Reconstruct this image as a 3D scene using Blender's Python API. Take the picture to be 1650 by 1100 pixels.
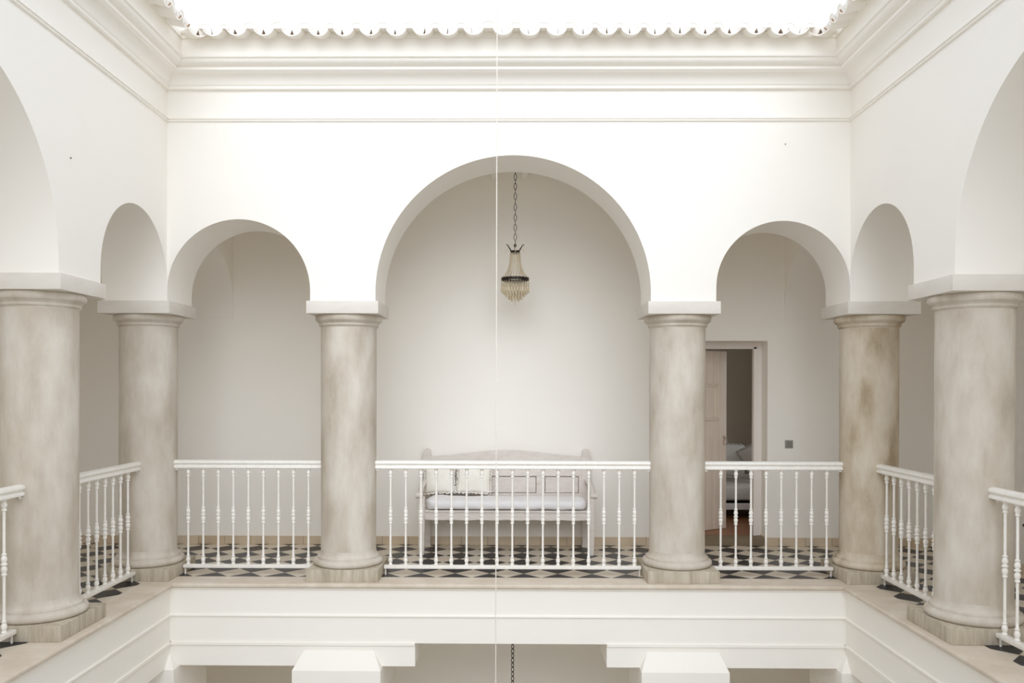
import bpy, bmesh, math, random
from mathutils import Vector, Matrix
random.seed(7)
PI = math.pi
scene = bpy.context.scene
for o in list(bpy.data.objects): bpy.data.objects.remove(o)
COL = scene.collection

# ------------------------------------------------------------------ camera
FPX, CX, CY = 1357.34, 810.57, 631.50
YAW, PITCH, ROLL = -0.0100, 0.0037, 0.0022
cam_d = bpy.data.cameras.new('camera'); cam = bpy.data.objects.new('camera', cam_d); COL.objects.link(cam)
cam_d.sensor_width = 36.0; cam_d.lens = 36.0*FPX/1650.0
cam_d.shift_x = (825.0-CX)/1650.0; cam_d.shift_y = (CY-550.0)/1650.0
cam_d.clip_start = 0.05; cam_d.clip_end = 200
def cam_matrix():
    # world -> view axes: yaw about z, pitch about x, roll about the view axis
    Rz = Matrix.Rotation(YAW, 3, 'Z'); Rx = Matrix.Rotation(PITCH, 3, 'X')
    R = Rx @ Rz                                   # p' = R p ; y' depth, x' right, z' up
    r0, r1, r2 = R[0], R[1], R[2]
    c, s = math.cos(ROLL), math.sin(ROLL)
    # u = c*x - s*(-z) , v(down) = s*x + c*(-z)
    right = c*Vector(r0) + s*Vector(r2)
    down = s*Vector(r0) - c*Vector(r2)
    up = -down; back = -Vector(r1)
    M = Matrix((right, up, back)).transposed().to_4x4()
    M.translation = Vector((0, 0, 1.55))
    return M
cam.matrix_world = cam_matrix()
scene.camera = cam

# ------------------------------------------------------------------ sky and exposure
SKY = 1.0
wd = bpy.data.worlds.new('world'); scene.world = wd; wd.use_nodes = True
nt = wd.node_tree; nt.nodes.clear()
wo = nt.nodes.new('ShaderNodeOutputWorld'); bg = nt.nodes.new('ShaderNodeBackground')
tc = nt.nodes.new('ShaderNodeTexCoord'); dot = nt.nodes.new('ShaderNodeVectorMath'); dot.operation = 'DOT_PRODUCT'
dot.inputs[1].default_value = (0.07,-0.10,0.25)      # overcast: brighter overhead than at the horizon
ma = nt.nodes.new('ShaderNodeMath'); ma.operation = 'MULTIPLY_ADD'; ma.inputs[1].default_value = SKY; ma.inputs[2].default_value = 0.95*SKY; ma.use_clamp = False
nt.links.new(tc.outputs['Generated'], dot.inputs[0]); nt.links.new(dot.outputs['Value'], ma.inputs[0])
nt.links.new(ma.outputs[0], bg.inputs['Strength']); bg.inputs['Color'].default_value = (0.915, 0.972, 1.06, 1)
nt.links.new(bg.outputs[0], wo.inputs[0])
sun_d = bpy.data.lights.new('sun', 'SUN'); sun = bpy.data.objects.new('sun', sun_d); COL.objects.link(sun)
sun_d.energy = 1.25; sun_d.angle = math.radians(50); sun_d.color = (0.94, 0.98, 1.03)       # veiled sun behind thin cloud
sun.rotation_euler = Vector((-0.06,1.0,-0.54)).to_track_quat('-Z', 'Y').to_euler()
vs = scene.view_settings; vs.view_transform = 'Standard'; vs.look = 'None'; vs.gamma = 1.0; vs.use_curve_mapping = False
vs.exposure = 0.27
scene.cycles.max_bounces = 16; scene.cycles.diffuse_bounces = 12; scene.cycles.transmission_bounces = 8

# ------------------------------------------------------------------ materials
def lin(c):
    return tuple(((v/255.0)/12.92 if v/255.0 <= 0.04045 else ((v/255.0+0.055)/1.055)**2.4) for v in c) + (1,)
def new_mat(name, rgb, rough=0.7, spec=0.3, metal=0.0):
    m = bpy.data.materials.new(name); m.use_nodes = True
    b = m.node_tree.nodes['Principled BSDF']
    b.inputs['Base Color'].default_value = rgb if len(rgb) == 4 else tuple(rgb)+(1,)
    b.inputs['Roughness'].default_value = rough; b.inputs['Specular IOR Level'].default_value = spec
    b.inputs['Metallic'].default_value = metal
    return m
def mottle(m, stops, scale=3.0, stretch=(1, 1, 1), detail=5, bump=0.0, bscale=40, coord='Object', contrast=None):
    n = m.node_tree.nodes; l = m.node_tree.links; b = n['Principled BSDF']
    t = n.new('ShaderNodeTexCoord'); mp = n.new('ShaderNodeMapping'); mp.inputs['Scale'].default_value = stretch
    no = n.new('ShaderNodeTexNoise'); no.inputs['Scale'].default_value = scale; no.inputs['Detail'].default_value = detail
    no.inputs['Roughness'].default_value = 0.6
    cr = n.new('ShaderNodeValToRGB'); cr.color_ramp.elements.remove(cr.color_ramp.elements[1])
    cr.color_ramp.elements[0].position = stops[0][0]; cr.color_ramp.elements[0].color = tuple(stops[0][1][:3])+(1,)
    for p, c in stops[1:]:
        e = cr.color_ramp.elements.new(p); e.color = tuple(c[:3])+(1,)
    oi = n.new('ShaderNodeObjectInfo'); ad = n.new('ShaderNodeVectorMath'); ad.operation = 'MULTIPLY_ADD'      # each object its own patch of the pattern
    cb = n.new('ShaderNodeCombineXYZ')
    for q in range(3): l.new(oi.outputs['Random'], cb.inputs[q])
    ad.inputs[1].default_value = (37, 23, 11); l.new(cb.outputs[0], ad.inputs[0]); l.new(t.outputs[coord], ad.inputs[2])
    l.new(ad.outputs[0], mp.inputs[0]); l.new(mp.outputs[0], no.inputs[0]); l.new(no.outputs['Fac'], cr.inputs[0]); l.new(cr.outputs[0], b.inputs['Base Color'])
    if bump:
        n2 = n.new('ShaderNodeTexNoise'); n2.inputs['Scale'].default_value = bscale; n2.inputs['Detail'].default_value = 4
        bp = n.new('ShaderNodeBump'); bp.inputs['Strength'].default_value = bump; bp.inputs['Distance'].default_value = 0.01
        l.new(mp.outputs[0], n2.inputs[0]); l.new(n2.outputs['Fac'], bp.inputs['Height']); l.new(bp.outputs[0], b.inputs['Normal'])
    return m
plaster = mottle(new_mat('white_limewash', (.91, .878, .82), 0.9, 0.05), [(0.3, (.905, .871, .812)), (0.7, (.918, .887, .830))], 1.3, bump=0.06, bscale=9)
column_mat = mottle(new_mat('column_lime_plaster', (.6, .55, .47), 0.75, 0.2),
    [(0.30, (.47, .41, .335)), (0.43, (.56, .50, .42)), (0.55, (.62, .565, .485)), (0.70, (.685, .64, .575))], 3.2, (1.6, 1.6, 0.62), 7, bump=0.10, bscale=24)
column_worn = mottle(new_mat('column_worn_lime_plaster', (.6, .55, .47), 0.75, 0.2),
    [(0.32, (.41, .325, .22)), (0.43, (.54, .455, .34)), (0.55, (.63, .55, .435)), (0.72, (.70, .64, .54))], 3.4, (1.6, 1.6, 0.62), 7, bump=0.12, bscale=24)
abacus_mat = mottle(new_mat('abacus_plaster', (.7, .66, .6), 0.7, 0.2), [(0.3, (.69, .645, .58)), (0.7, (.76, .72, .66))], 4, (1, 1, 3), bump=0.06, bscale=20)
plinth_mat = mottle(new_mat('plinth_stone', (.6, .55, .47), 0.7, 0.25), [(0.32, (.40, .345, .26)), (0.5, (.50, .44, .345)), (0.68, (.60, .54, .45))], 7, (4, 4, .5), 6, bump=0.12, bscale=30)
stone = mottle(new_mat('limestone_border', (.6, .53, .43), 0.6, 0.3), [(0.3, (.60, .51, .41)), (0.55, (.68, .60, .50)), (0.75, (.74, .68, .59))], 5, (1, 1, 1), 6, bump=0.06, bscale=40)
white_paint = new_mat('white_gloss_paint', (.90, .885, .85), 0.35, 0.4)
mottle(white_paint, [(0.35, (.85, .82, .76)), (0.6, (.90, .875, .825))], 30, bump=0.10, bscale=220)
frame_paint = new_mat('door_frame_paint', (.80, .745, .70), 0.5, 0.3)
leaf_paint = mottle(new_mat('door_leaf_paint', (.68, .59, .53), 0.5, 0.3), [(0.35, (.80, .69, .58)), (0.7, (.84, .74, .64))], 6)
bench_paint = mottle(new_mat('distressed_bench_paint', (.75, .70, .65), 0.6, 0.2), [(0.27, (.42, .32, .24)), (0.32, (.66, .60, .55)), (0.5, (.71, .66, .61)), (0.75, (.75, .70, .66))], 12, (1, 3, 3), 8, bump=0.15, bscale=60)
sheet = mottle(new_mat('white_cotton', (.82, .83, .86), 0.9, 0.1), [(0.3, (.81, .80, .805)), (0.7, (.86, .85, .855))], 6, bump=0.15, bscale=18)
cushion_mat = mottle(new_mat('cream_linen', (.86, .83, .76), 0.95, 0.1), [(0.3, (.83, .79, .71)), (0.7, (.89, .865, .80))], 8, bump=0.25, bscale=26)
pillow_mat = new_mat('grey_white_pillowcase', (.72, .68, .62), 0.9, 0.1)
bronze = new_mat('dark_bronze', (.022, .014, .009), 0.5, 0.4, 0.2)
iron = new_mat('black_iron', (.012, .012, .013), 0.4, 0.5)
clay = new_mat('bare_clay', (.30, .17, .085), 0.9, 0.1)
rope_mat = new_mat('pale_twine', (.80, .76, .69), 0.9, 0.1)
wood_floor = mottle(new_mat('red_brown_floorboards', (.30, .12, .05), 0.35, 0.5), [(0.3, (.17, .06, .02)), (0.7, (.36, .15, .06))], 3, (1, 12, 1))
threshold_mat = new_mat('brown_threshold', (.22, .17, .11), 0.6, 0.3)
room_wall = new_mat('bedroom_wall', (.60, .53, .43), 0.9, 0.1)
grey_plastic = new_mat('grey_plastic', (.25, .24, .22), 0.5, 0.3)
grey_plate = new_mat('grey_switch_plate', (.33, .32, .29), 0.5, 0.3)
steel = new_mat('tarnished_steel', (.62, .52, .46), 0.3, 0.5, 0.9)
courtyard_mat = new_mat('pale_paving', (.60, .57, .52), 0.7, 0.2)
crystal = new_mat('cream_crystal', (.86, .76, .57), 0.08, 0.6)
crystal.node_tree.nodes['Principled BSDF'].inputs['Transmission Weight'].default_value = 0.35
crystal.node_tree.nodes['Principled BSDF'].inputs['IOR'].default_value = 1.5

def tile_floor_mat():
    m = new_mat('diamond_tiles', (.5, .5, .5), 0.35, 0.4); n = m.node_tree.nodes; l = m.node_tree.links; b = n['Principled BSDF']
    t = n.new('ShaderNodeTexCoord'); sp = n.new('ShaderNodeSeparateXYZ'); l.new(t.outputs['Object'], sp.inputs[0])
    def M(op, a, b_=None, c=None):
        k = n.new('ShaderNodeMath'); k.operation = op
        for i, v in enumerate((a, b_, c)):
            if v is None: continue
            if isinstance(v, (int, float)): k.inputs[i].default_value = v
            else: l.new(v, k.inputs[i])
        return k.outputs[0]
    DX, DY, X0, Y0 = 0.2872, 0.3020, -2.623, 6.920
    a = M('DIVIDE', M('SUBTRACT', sp.outputs[0], X0), DX); c = M('DIVIDE', M('SUBTRACT', sp.outputs[1], Y0), DY)
    p = M('ADD', a, c); q = M('SUBTRACT', a, c)
    fp, fq = M('FLOOR', p), M('FLOOR', q)
    chk = M('MODULO', M('ADD', M('ABSOLUTE', M('ADD', fp, fq)), 0.0), 2.0)
    fr = [M('ABSOLUTE', M('SUBTRACT', M('FRACT', v), 0.5)) for v in (p, q)]
    edge = M('GREATER_THAN', M('MAXIMUM', fr[0], fr[1]), 0.490)
    no = n.new('ShaderNodeTexNoise'); no.inputs['Scale'].default_value = 7; l.new(t.outputs['Object'], no.inputs[0])
    wn = n.new('ShaderNodeTexWhiteNoise'); cb = n.new('ShaderNodeCombineXYZ'); l.new(fp, cb.inputs[0]); l.new(fq, cb.inputs[1]); l.new(cb.outputs[0], wn.inputs[0])
    def ramp(f, c0, c1):
        mx = n.new('ShaderNodeMix'); mx.data_type = 'RGBA'; mx.inputs[6].default_value = c0+(1,); mx.inputs[7].default_value = c1+(1,); l.new(f, mx.inputs[0]); return mx.outputs[2]
    vari = M('MULTIPLY_ADD', no.outputs['Fac'], 0.5, M('MULTIPLY', wn.outputs['Value'], 0.5))
    dark = ramp(vari, (.008, .009, .012), (.024, .026, .033)); pale = ramp(vari, (.60, .52, .41), (.74, .67, .56))
    mx = n.new('ShaderNodeMix'); mx.data_type = 'RGBA'; l.new(M('LESS_THAN', chk, 0.5), mx.inputs[0]); l.new(pale, mx.inputs[6]); l.new(dark, mx.inputs[7])
    m2 = n.new('ShaderNodeMix'); m2.data_type = 'RGBA'; l.new(edge, m2.inputs[0]); l.new(mx.outputs[2], m2.inputs[6]); m2.inputs[7].default_value = (.55, .50, .42, 1)
    l.new(m2.outputs[2], b.inputs['Base Color'])
    return m
tile_mat = tile_floor_mat()
def skirting_mat():
    m = new_mat('beige_skirting_tile', (.62, .50, .36), 0.5, 0.3); n = m.node_tree.nodes; l = m.node_tree.links; b = n['Principled BSDF']
    t = n.new('ShaderNodeTexCoord'); sp = n.new('ShaderNodeSeparateXYZ'); l.new(t.outputs['Object'], sp.inputs[0])
    ad = n.new('ShaderNodeMath'); ad.operation = 'ADD'; l.new(sp.outputs[0], ad.inputs[0]); l.new(sp.outputs[1], ad.inputs[1])
    d = n.new('ShaderNodeMath'); d.operation = 'DIVIDE'; l.new(ad.outputs[0], d.inputs[0]); d.inputs[1].default_value = 0.262
    f = n.new('ShaderNodeMath'); f.operation = 'FRACT'; l.new(d.outputs[0], f.inputs[0])
    g = n.new('ShaderNodeMath'); g.operation = 'LESS_THAN'; l.new(f.outputs[0], g.inputs[0]); g.inputs[1].default_value = 0.022
    fl = n.new('ShaderNodeMath'); fl.operation = 'FLOOR'; l.new(d.outputs[0], fl.inputs[0])
    w = n.new('ShaderNodeTexWhiteNoise'); w.noise_dimensions = '1D'; l.new(fl.outputs[0], w.inputs['W'])
    mx = n.new('ShaderNodeMix'); mx.data_type = 'RGBA'; mx.inputs[6].default_value = (.60, .475, .335, 1); mx.inputs[7].default_value = (.68, .575, .44, 1); l.new(w.outputs['Value'], mx.inputs[0])
    m2 = n.new('ShaderNodeMix'); m2.data_type = 'RGBA'; l.new(g.outputs[0], m2.inputs[0]); l.new(mx.outputs[2], m2.inputs[6]); m2.inputs[7].default_value = (.36, .29, .21, 1)
    l.new(m2.outputs[2], b.inputs['Base Color']); return m
skirt_mat = skirting_mat()

# ------------------------------------------------------------------ helpers
def finish(name, bm, mats, parent=None, angle=None, loc=None):
    bmesh.ops.recalc_face_normals(bm, faces=bm.faces)
    me = bpy.data.meshes.new(name); bm.to_mesh(me); bm.free()
    if not isinstance(mats, (list, tuple)): mats = [mats]
    for m in mats: me.materials.append(m)
    if angle is not None:
        for p in me.polygons: p.use_smooth = True
        me.set_sharp_from_angle(angle=math.radians(angle))
    o = bpy.data.objects.new(name, me); COL.objects.link(o)
    if parent: o.parent = parent
    if loc: o.location = loc
    return o
def struct(name, bm, mats, angle=None):
    o = finish(name, bm, mats, None, angle); o['kind'] = 'structure'; return o
def tag(o, label, cat, group=None):
    o['label'] = label; o['category'] = cat
    if group: o['group'] = group
    return o
def thing(name, label, cat, loc=(0, 0, 0), rot=0, group=None):
    o = bpy.data.objects.new(name, None); COL.objects.link(o); o.location = loc; o.rotation_euler = (0, 0, rot)
    o.empty_display_size = 0.1
    return tag(o, label, cat, group)
def copy_tree(o, parent=None):
    c = o.copy(); COL.objects.link(c)
    if parent: c.parent = parent
    for ch in list(o.children): copy_tree(ch, c)
    return c
def box(bm, x0, x1, y0, y1, z0, z1, bev=0.0, mi=0, M=None):
    vs_ = [bm.verts.new((x, y, z)) for x in (x0, x1) for y in (y0, y1) for z in (z0, z1)]
    fs = [bm.faces.new([vs_[i] for i in q]) for q in ((0, 1, 3, 2), (4, 6, 7, 5), (0, 4, 5, 1), (2, 3, 7, 6), (0, 2, 6, 4), (1, 5, 7, 3))]
    for f_ in fs: f_.material_index = mi
    if bev:
        es = list({e for f_ in fs for e in f_.edges})
        r = bmesh.ops.bevel(bm, geom=es, offset=bev, segments=2, affect='EDGES', profile=0.6)
        vs_ = list({v for f_ in r['faces'] for v in f_.verts} | {v for v in vs_ if v.is_valid})
    if M is not None:
        for v in vs_: v.co = M @ v.co
    return vs_
def lathe(bm, prof, cx=0, cy=0, n=48, mi=0, cap=True):
    rings = []
    for r, z in prof:
        rings.append([bm.verts.new((cx+r*math.cos(2*PI*i/n), cy+r*math.sin(2*PI*i/n), z)) for i in range(n)])
    for a, b in zip(rings, rings[1:]):
        for i in range(n):
            f_ = bm.faces.new((a[i], a[(i+1) % n], b[(i+1) % n], b[i])); f_.material_index = mi
    if cap:
        bm.faces.new(rings[0][::-1]); bm.faces.new(rings[-1])
def tube(bm, pts, r, n=8, cap=True, closed=False):
    pts = [Vector(p) for p in pts]; rings = []; N = len(pts)
    rr = r if isinstance(r, (list, tuple)) else [r]*N
    prev = None
    for i, p in enumerate(pts):
        if closed: d = pts[(i+1) % N]-pts[(i-1) % N]
        else: d = pts[min(i+1, N-1)]-pts[max(i-1, 0)]
        d.normalize()
        if prev is None:
            a = Vector((0, 0, 1)) if abs(d.z) < 0.9 else Vector((0, 1, 0)); u = d.cross(a).normalized()
        else:
            u = (prev-d*prev.dot(d)).normalized()
        prev = u; w = d.cross(u)
        rings.append([bm.verts.new(p+rr[i]*(math.cos(2*PI*k/n)*u+math.sin(2*PI*k/n)*w)) for k in range(n)])
    for i in range(N if closed else N-1):
        a, b = rings[i], rings[(i+1) % N]
        for k in range(n): bm.faces.new((a[k], a[(k+1) % n], b[(k+1) % n], b[k]))
    if cap and not closed: bm.faces.new(rings[0][::-1]); bm.faces.new(rings[-1])
def prism(bm, poly, t0, t1, place, mi=0):
    """poly = list of 2-D points (a,b); place(a,b,t) -> xyz"""
    A = [bm.verts.new(place(a, b, t0)) for a, b in poly]; B = [bm.verts.new(place(a, b, t1)) for a, b in poly]
    N = len(poly)
    for i in range(N):
        f_ = bm.faces.new((A[i], A[(i+1) % N], B[(i+1) % N], B[i])); f_.material_index = mi
    for L in (A[::-1], B): f_ = bm.faces.new(L); f_.material_index = mi

# ------------------------------------------------------------------ measures
XL, XR, YF, YN = -2.770, 2.699, 6.748, 1.320      # faces of the court's four arcades
NEARH = 2.3  # height of the unseen near wall, set by how much low light it blocks
TH = 0.522                                        # arcade wall thickness
YB = 8.370; XLO, XRO = -4.40, 4.32    # gallery back walls
ZA = 2.252                                        # top of the abaci
ZT = 4.300                                        # top of the arcade walls

def arch_pts(s0, s1, zc, zs=ZA, seg=56):
    """from (s0,zs) over the arch crown zc to (s1,zs)"""
    r = (s1-s0)/2; c = (s0+s1)/2; zspring = zc-r
    pts = [(s0, zs)]
    for i in range(seg+1):
        a = PI-PI*i/seg; pts.append((c+r*math.cos(a), zspring+r*math.sin(a)))
    pts.append((s1, zs)); return pts
def arch_wall(bm, sA, sB, arches, ztop, place, th, zs=ZA):
    """arches: (s0,s1,crown); place(s,t,z): t from 0 (court face) to th"""
    prof = [(sA, zs)]
    for s0, s1, zc in arches:
        p = arch_pts(s0, s1, zc, zs)
        if abs(s0-sA) < 1e-6: prof = []; p = p[1:]          # the arch springs from the neighbouring pier
        elif abs(p[0][0]-prof[-1][0]) < 1e-6: p = p[1:]
        if abs(s1-sB) < 1e-6: p = p[:-1]
        prof += p
    if abs(prof[-1][0]-sB) > 1e-6: prof.append((sB, zs))
    F = [bm.verts.new(place(s, 0, z)) for s, z in prof]; Bk = [bm.verts.new(place(s, th, z)) for s, z in prof]
    FT = [bm.verts.new(place(s, 0, ztop)) for s, z in prof]; BT = [bm.verts.new(place(s, th, ztop)) for s, z in prof]
    for i in range(len(prof)-1):
        same = abs(prof[i][0]-prof[i+1][0]) < 1e-6
        bm.faces.new((F[i], F[i+1], Bk[i+1], Bk[i]))
        if not same:
            bm.faces.new((F[i], FT[i], FT[i+1], F[i+1])); bm.faces.new((Bk[i], Bk[i+1], BT[i+1], BT[i])); bm.faces.new((FT[i], BT[i], BT[i+1], FT[i+1]))
    bm.faces.new((F[0], Bk[0], BT[0], FT[0])); bm.faces.new((F[-1], FT[-1], BT[-1], Bk[-1]))
    bmesh.ops.remove_doubles(bm, verts=bm.verts, dist=1e-5)
PF = lambda s, t, z: (s, YF+t, z)
PL = lambda s, t, z: (XL-t, s, z)
PR = lambda s, t, z: (XR+t, s, z)
PN = lambda s, t, z: (s, YN-t, z)

# ------------------------------------------------------------------ arcade walls of the court
bm = bmesh.new()
arch_wall(bm, XL-TH, XR+TH, [(XL, -1.618, 2.908), (-1.093, 1.113, 3.420), (1.634, XR, 2.896)], ZT, PF, TH)
# the corner piers' outer ends are closed by arch_wall itself
struct('wall_far', bm, plaster, 35)
LA = [(YN, 2.400, 2.905), (2.925, 5.125, 3.420), (5.651, YF, 2.905)]
RA = [(YN, 2.435, 2.905), (2.960, 5.161, 3.420), (5.686, YF, 2.905)]
bm = bmesh.new(); arch_wall(bm, YN, YF, LA, ZT, PL, TH); struct('wall_left', bm, plaster, 35)
bm = bmesh.new(); arch_wall(bm, YN, YF, RA, ZT, PR, TH); struct('wall_right', bm, plaster, 35)

# cross walls of the far gallery, each pierced by an arch beside the corner column
for nm, px, sgn in (('wall_far_left_cross', XL, -1), ('wall_far_right_cross', XR, 1)):
    bm = bmesh.new()
    arch_wall(bm, YF+TH, YB, [(YF+TH, YB-0.012, 2.872)], 3.74, (lambda s, t, z, px=px, sgn=sgn: (px+sgn*t, s, z)), TH)
    struct(nm, bm, plaster, 35)
for nm, s0, s1 in (('wall_left_gallery_cross', XLO, XL-TH), ('wall_right_gallery_cross', XR+TH, XRO)):
    bm = bmesh.new(); arch_wall(bm, s0, s1, [(s0+0.012 if s0 == XLO else s0, s1-(0 if s0 == XLO else 0.012), 2.872)], 3.74, (lambda s, t, z: (s, YF+t, z)), TH)
    struct(nm, bm, plaster, 35)

# outer gallery walls
DX0, DX1, DZ = 1.66, 2.536, 2.032          # door opening
bm = bmesh.new()
box(bm, XLO-.3, DX0, YB, YB+.42, -.45, 3.9); box(bm, DX1, XRO+.3, YB, YB+.42, -.45, 3.9)
box(bm, DX0, DX1, YB, YB+.42, DZ, 3.9); box(bm, DX0, DX1, YB+.21, YB+.42, -.45, 0.06); box(bm, DX0, DX1, YB+.003, YB+.21, -.45, -.001)
struct('wall_far_outer', bm, plaster)
bm = bmesh.new(); box(bm, XLO-.3, XLO, YN, YB, -.45, 3.9); struct('wall_left_outer', bm, plaster)
bm = bmesh.new(); box(bm, XRO, XRO+.3, YN, YB, -.45, 3.9); struct('wall_right_outer', bm, plaster)

# gallery ceiling: boards on painted joists
bm = bmesh.new()
for x0, x1, y0, y1 in ((XLO, XRO, YF+TH, YB), (XLO, XL-TH, YN, YF+TH), (XR+TH, XRO, YN, YF+TH)):
    box(bm, x0, x1, y0, y1, 3.745, 3.80)
struct('ceiling', bm, plaster)
bm = bmesh.new()
x = -2.66
for k in range(19):
    xx = -0.175+0.302*(k-8)
    if XL+.05 < xx < XR-.05: box(bm, xx-.029, xx+.029, YF+TH, YB, 3.623, 3.745, 0.004)
struct('trim_1', bm, plaster)

# ------------------------------------------------------------------ mitred mouldings round the court
def ring_moulding(name, prof, sides=('far', 'left', 'right'), mat=plaster, base=0.0, start=2, gaps=None):
    """prof: (d, z) with d the projection into the court; one object per side, mitred"""
    k = start
    for sd in sides:
        bm = bmesh.new()
        def P(d, z, end):
            d = d+base
            if sd == 'far': return (XL+d if end == 0 else XR-d, YF-d, z)
            if sd == 'near': return (XL+d if end == 0 else XR-d, YN+d, z)
            if sd == 'left': return (XL+d, YN+d if end == 0 else YF-d, z)
            return (XR-d, YN+d if end == 0 else YF-d, z)
        A = [bm.verts.new(P(d, z, 0)) for d, z in prof]; B = [bm.verts.new(P(d, z, 1)) for d, z in prof]
        for i in range(len(prof)):
            j = (i+1) % len(prof); bm.faces.new((A[i], A[j], B[j], B[i]))
        bm.faces.new(A[::-1]); bm.faces.new(B)
        struct(name % k, bm, mat, 28); k += 1
    return k
k = ring_moulding('trim_%d', [(-.01, 3.687), (.010, 3.687), (.016, 3.693), (.016, 3.699), (.010, 3.703), (.022, 3.707), (.022, 3.714), (.008, 3.720), (-.01, 3.720)], start=2)
cor = [(-.02, 3.938), (.022, 3.938), (.030, 3.944), (.030, 3.960), (.022, 3.964), (.034, 3.974), (.036, 3.980)]
for i in range(1, 7):                                   # cove
    a = PI/2*i/6; cor.append((.040+.070*(1-math.cos(a)), 3.980+.062*math.sin(a)))
cor += [(.114, 4.046), (.126, 4.050), (.134, 4.058), (.134, 4.076), (.126, 4.080), (.136, 4.084)]
for i in range(1, 6):
    a = PI/2*i/5; cor.append((.140+.046*math.sin(a), 4.088+.040*(1-math.cos(a))))
cor += [(.200, 4.130), (.205, 4.140), (.205, 4.150), (.190, 4.154), (.190, 4.262), (.185, 4.30), (-.02, 4.30)]
k = ring_moulding('trim_%d', cor, start=k)

# ------------------------------------------------------------------ gallery floor, stone border and fascias
BI = 0.172                                   # inner (tile) edge behind the arcade face
def ring_boxes(bm, o, i, z0, z1):
    """o = outer offset behind the face (positive = away from court), i = inner offset"""
    box(bm, XL-o, XR+o, YF+i, YF+o, z0, z1); box(bm, XL-o, XR+o, YN-o, YN-i, z0, z1)
    box(bm, XL-o, XL-i, YN-i, YF+i, z0, z1); box(bm, XR+i, XR+o, YN-i, YF+i, z0, z1)
bm = bmesh.new()
X0_, X1_, Y0_, Y1_ = XLO, XRO, YN, YB
box(bm, X0_, X1_, YF+BI, Y1_, -.45, 0)
box(bm, X0_, XL-BI, YN, YF+BI, -.45, 0); box(bm, XR+BI, X1_, YN, YF+BI, -.45, 0)
for f_ in bm.faces: f_.material_index = 0 if f_.normal.z > .5 or (abs(f_.calc_center_median().z) < 1e-4) else 1
struct('floor', bm, [tile_mat, plaster])
k = ring_moulding('trim_%d', [(-BI, -.036), (-BI, .0), (.062, 0.0), (.072, -.003), (.079, -.010), (.081, -.018), (.079, -.027), (.073, -.034), (.066, -.036)], mat=stone, start=k)
# white fillet below the stone nosing and the fascia's two fillets
FD = 0.042
def fillet(z, h=.024, p=.012): return [(FD-.004, z-h), (FD+p*.5, z-h), (FD+p, z-h+.006), (FD+p, z-.006), (FD+p*.6, z), (FD-.004, z)]
k = ring_moulding('trim_%d', fillet(-.0365, .018, .016), start=k)
k = ring_moulding('trim_%d', fillet(-.252, .022, .013), start=k)
LW = -0.48
for nm, P_, s0, s1, c0, c1 in (('wall_lower_far', lambda s, t, z: (s, YF-FD+t, z), XL-TH, XR+TH, -.765, .763), ('wall_lower_left', lambda s, t, z: (XL+FD-t, s, z), YN, YF-FD, 3.26, 4.79),
        ('wall_lower_right', lambda s, t, z: (XR-FD+t, s, z), YN, YF-FD, 3.29, 4.82)):
    bm = bmesh.new()
    T2 = TH+FD
    poly = [(s0, -.037), (s0, -.664), (c0, -.664), (c0, LW), (c1, LW), (c1, -.664), (s1, -.664), (s1, -.037)]
    for a, b, z0 in ((s0, c0, -.664), (c0, c1, LW), (c1, s1, -.664)):
        prism(bm, [(a, z0), (b, z0), (b, -.037), (a, -.037)], 0, T2, lambda a_, b_, t: P_(a_, t, b_))
    # third fillet, only on the deeper ends
    lo, hi = (XL+FD, XR-FD) if 'far' in nm or 'near' in nm else (YN+FD, YF-FD)
    for a, b in ((lo, c0), (c1, hi)):
        prism(bm, [(a, -.498), (b, -.498), (b, -.476), (a, -.476)], -.012, .01, lambda a_, b_, t: P_(a_, t, b_))
    struct(nm, bm, plaster)

# skirting
bm = bmesh.new()
box(bm, XLO, DX0, YB-.012, YB, 0, .084, .003); box(bm, DX1, XRO, YB-.012, YB, 0, .084, .003)
box(bm, DX1-.012, DX1, YB-.012, YB+.2, 0.0, .084, .003)
struct('baseboard_far', bm, skirt_mat)
bm = bmesh.new(); box(bm, XLO, XLO+.012, YN, YB-.012, 0, .084, .003); struct('baseboard_left', bm, skirt_mat)
bm = bmesh.new(); box(bm, XRO-.012, XRO, YN, YB-.012, 0, .084, .003); struct('baseboard_right', bm, skirt_mat)

# lower storey
bm = bmesh.new(); box(bm, XLO-.3, XRO+.3, YN, YB+.3, -3.4, -3.3); struct('floor_lower', bm, courtyard_mat)
bm = bmesh.new(); box(bm, XLO, XRO, YB, YB+.3, -3.3, -.451); struct('wall_lower_back', bm, plaster)
bm = bmesh.new(); box(bm, XLO-.3, XRO+.3, YN-1.8, YN, -.66, 0.0); box(bm, XLO-.3, XRO+.3, YN-2.1, YN-1.8, -3.3, NEARH); struct('wall_near_light_block', bm, plaster)  # unseen slab and wall below and behind the camera, added to block low light
bm = bmesh.new(); box(bm, XLO-.3, XLO, YN, YB+.3, -3.3, -.451); struct('wall_lower_left_outer', bm, plaster)
bm = bmesh.new(); box(bm, XRO, XRO+.3, YN, YB+.3, -3.3, -.451); struct('wall_lower_right_outer', bm, plaster)
bm = bmesh.new(); box(bm, -3.29, -3.05, YF+TH, YB, -3.3, -.451); struct('wall_lower_left_cross', bm, plaster)
bm = bmesh.new(); box(bm, 2.98, 3.22, YF+TH, YB, -3.3, -.451); struct('wall_lower_right_cross', bm, plaster)

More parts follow.
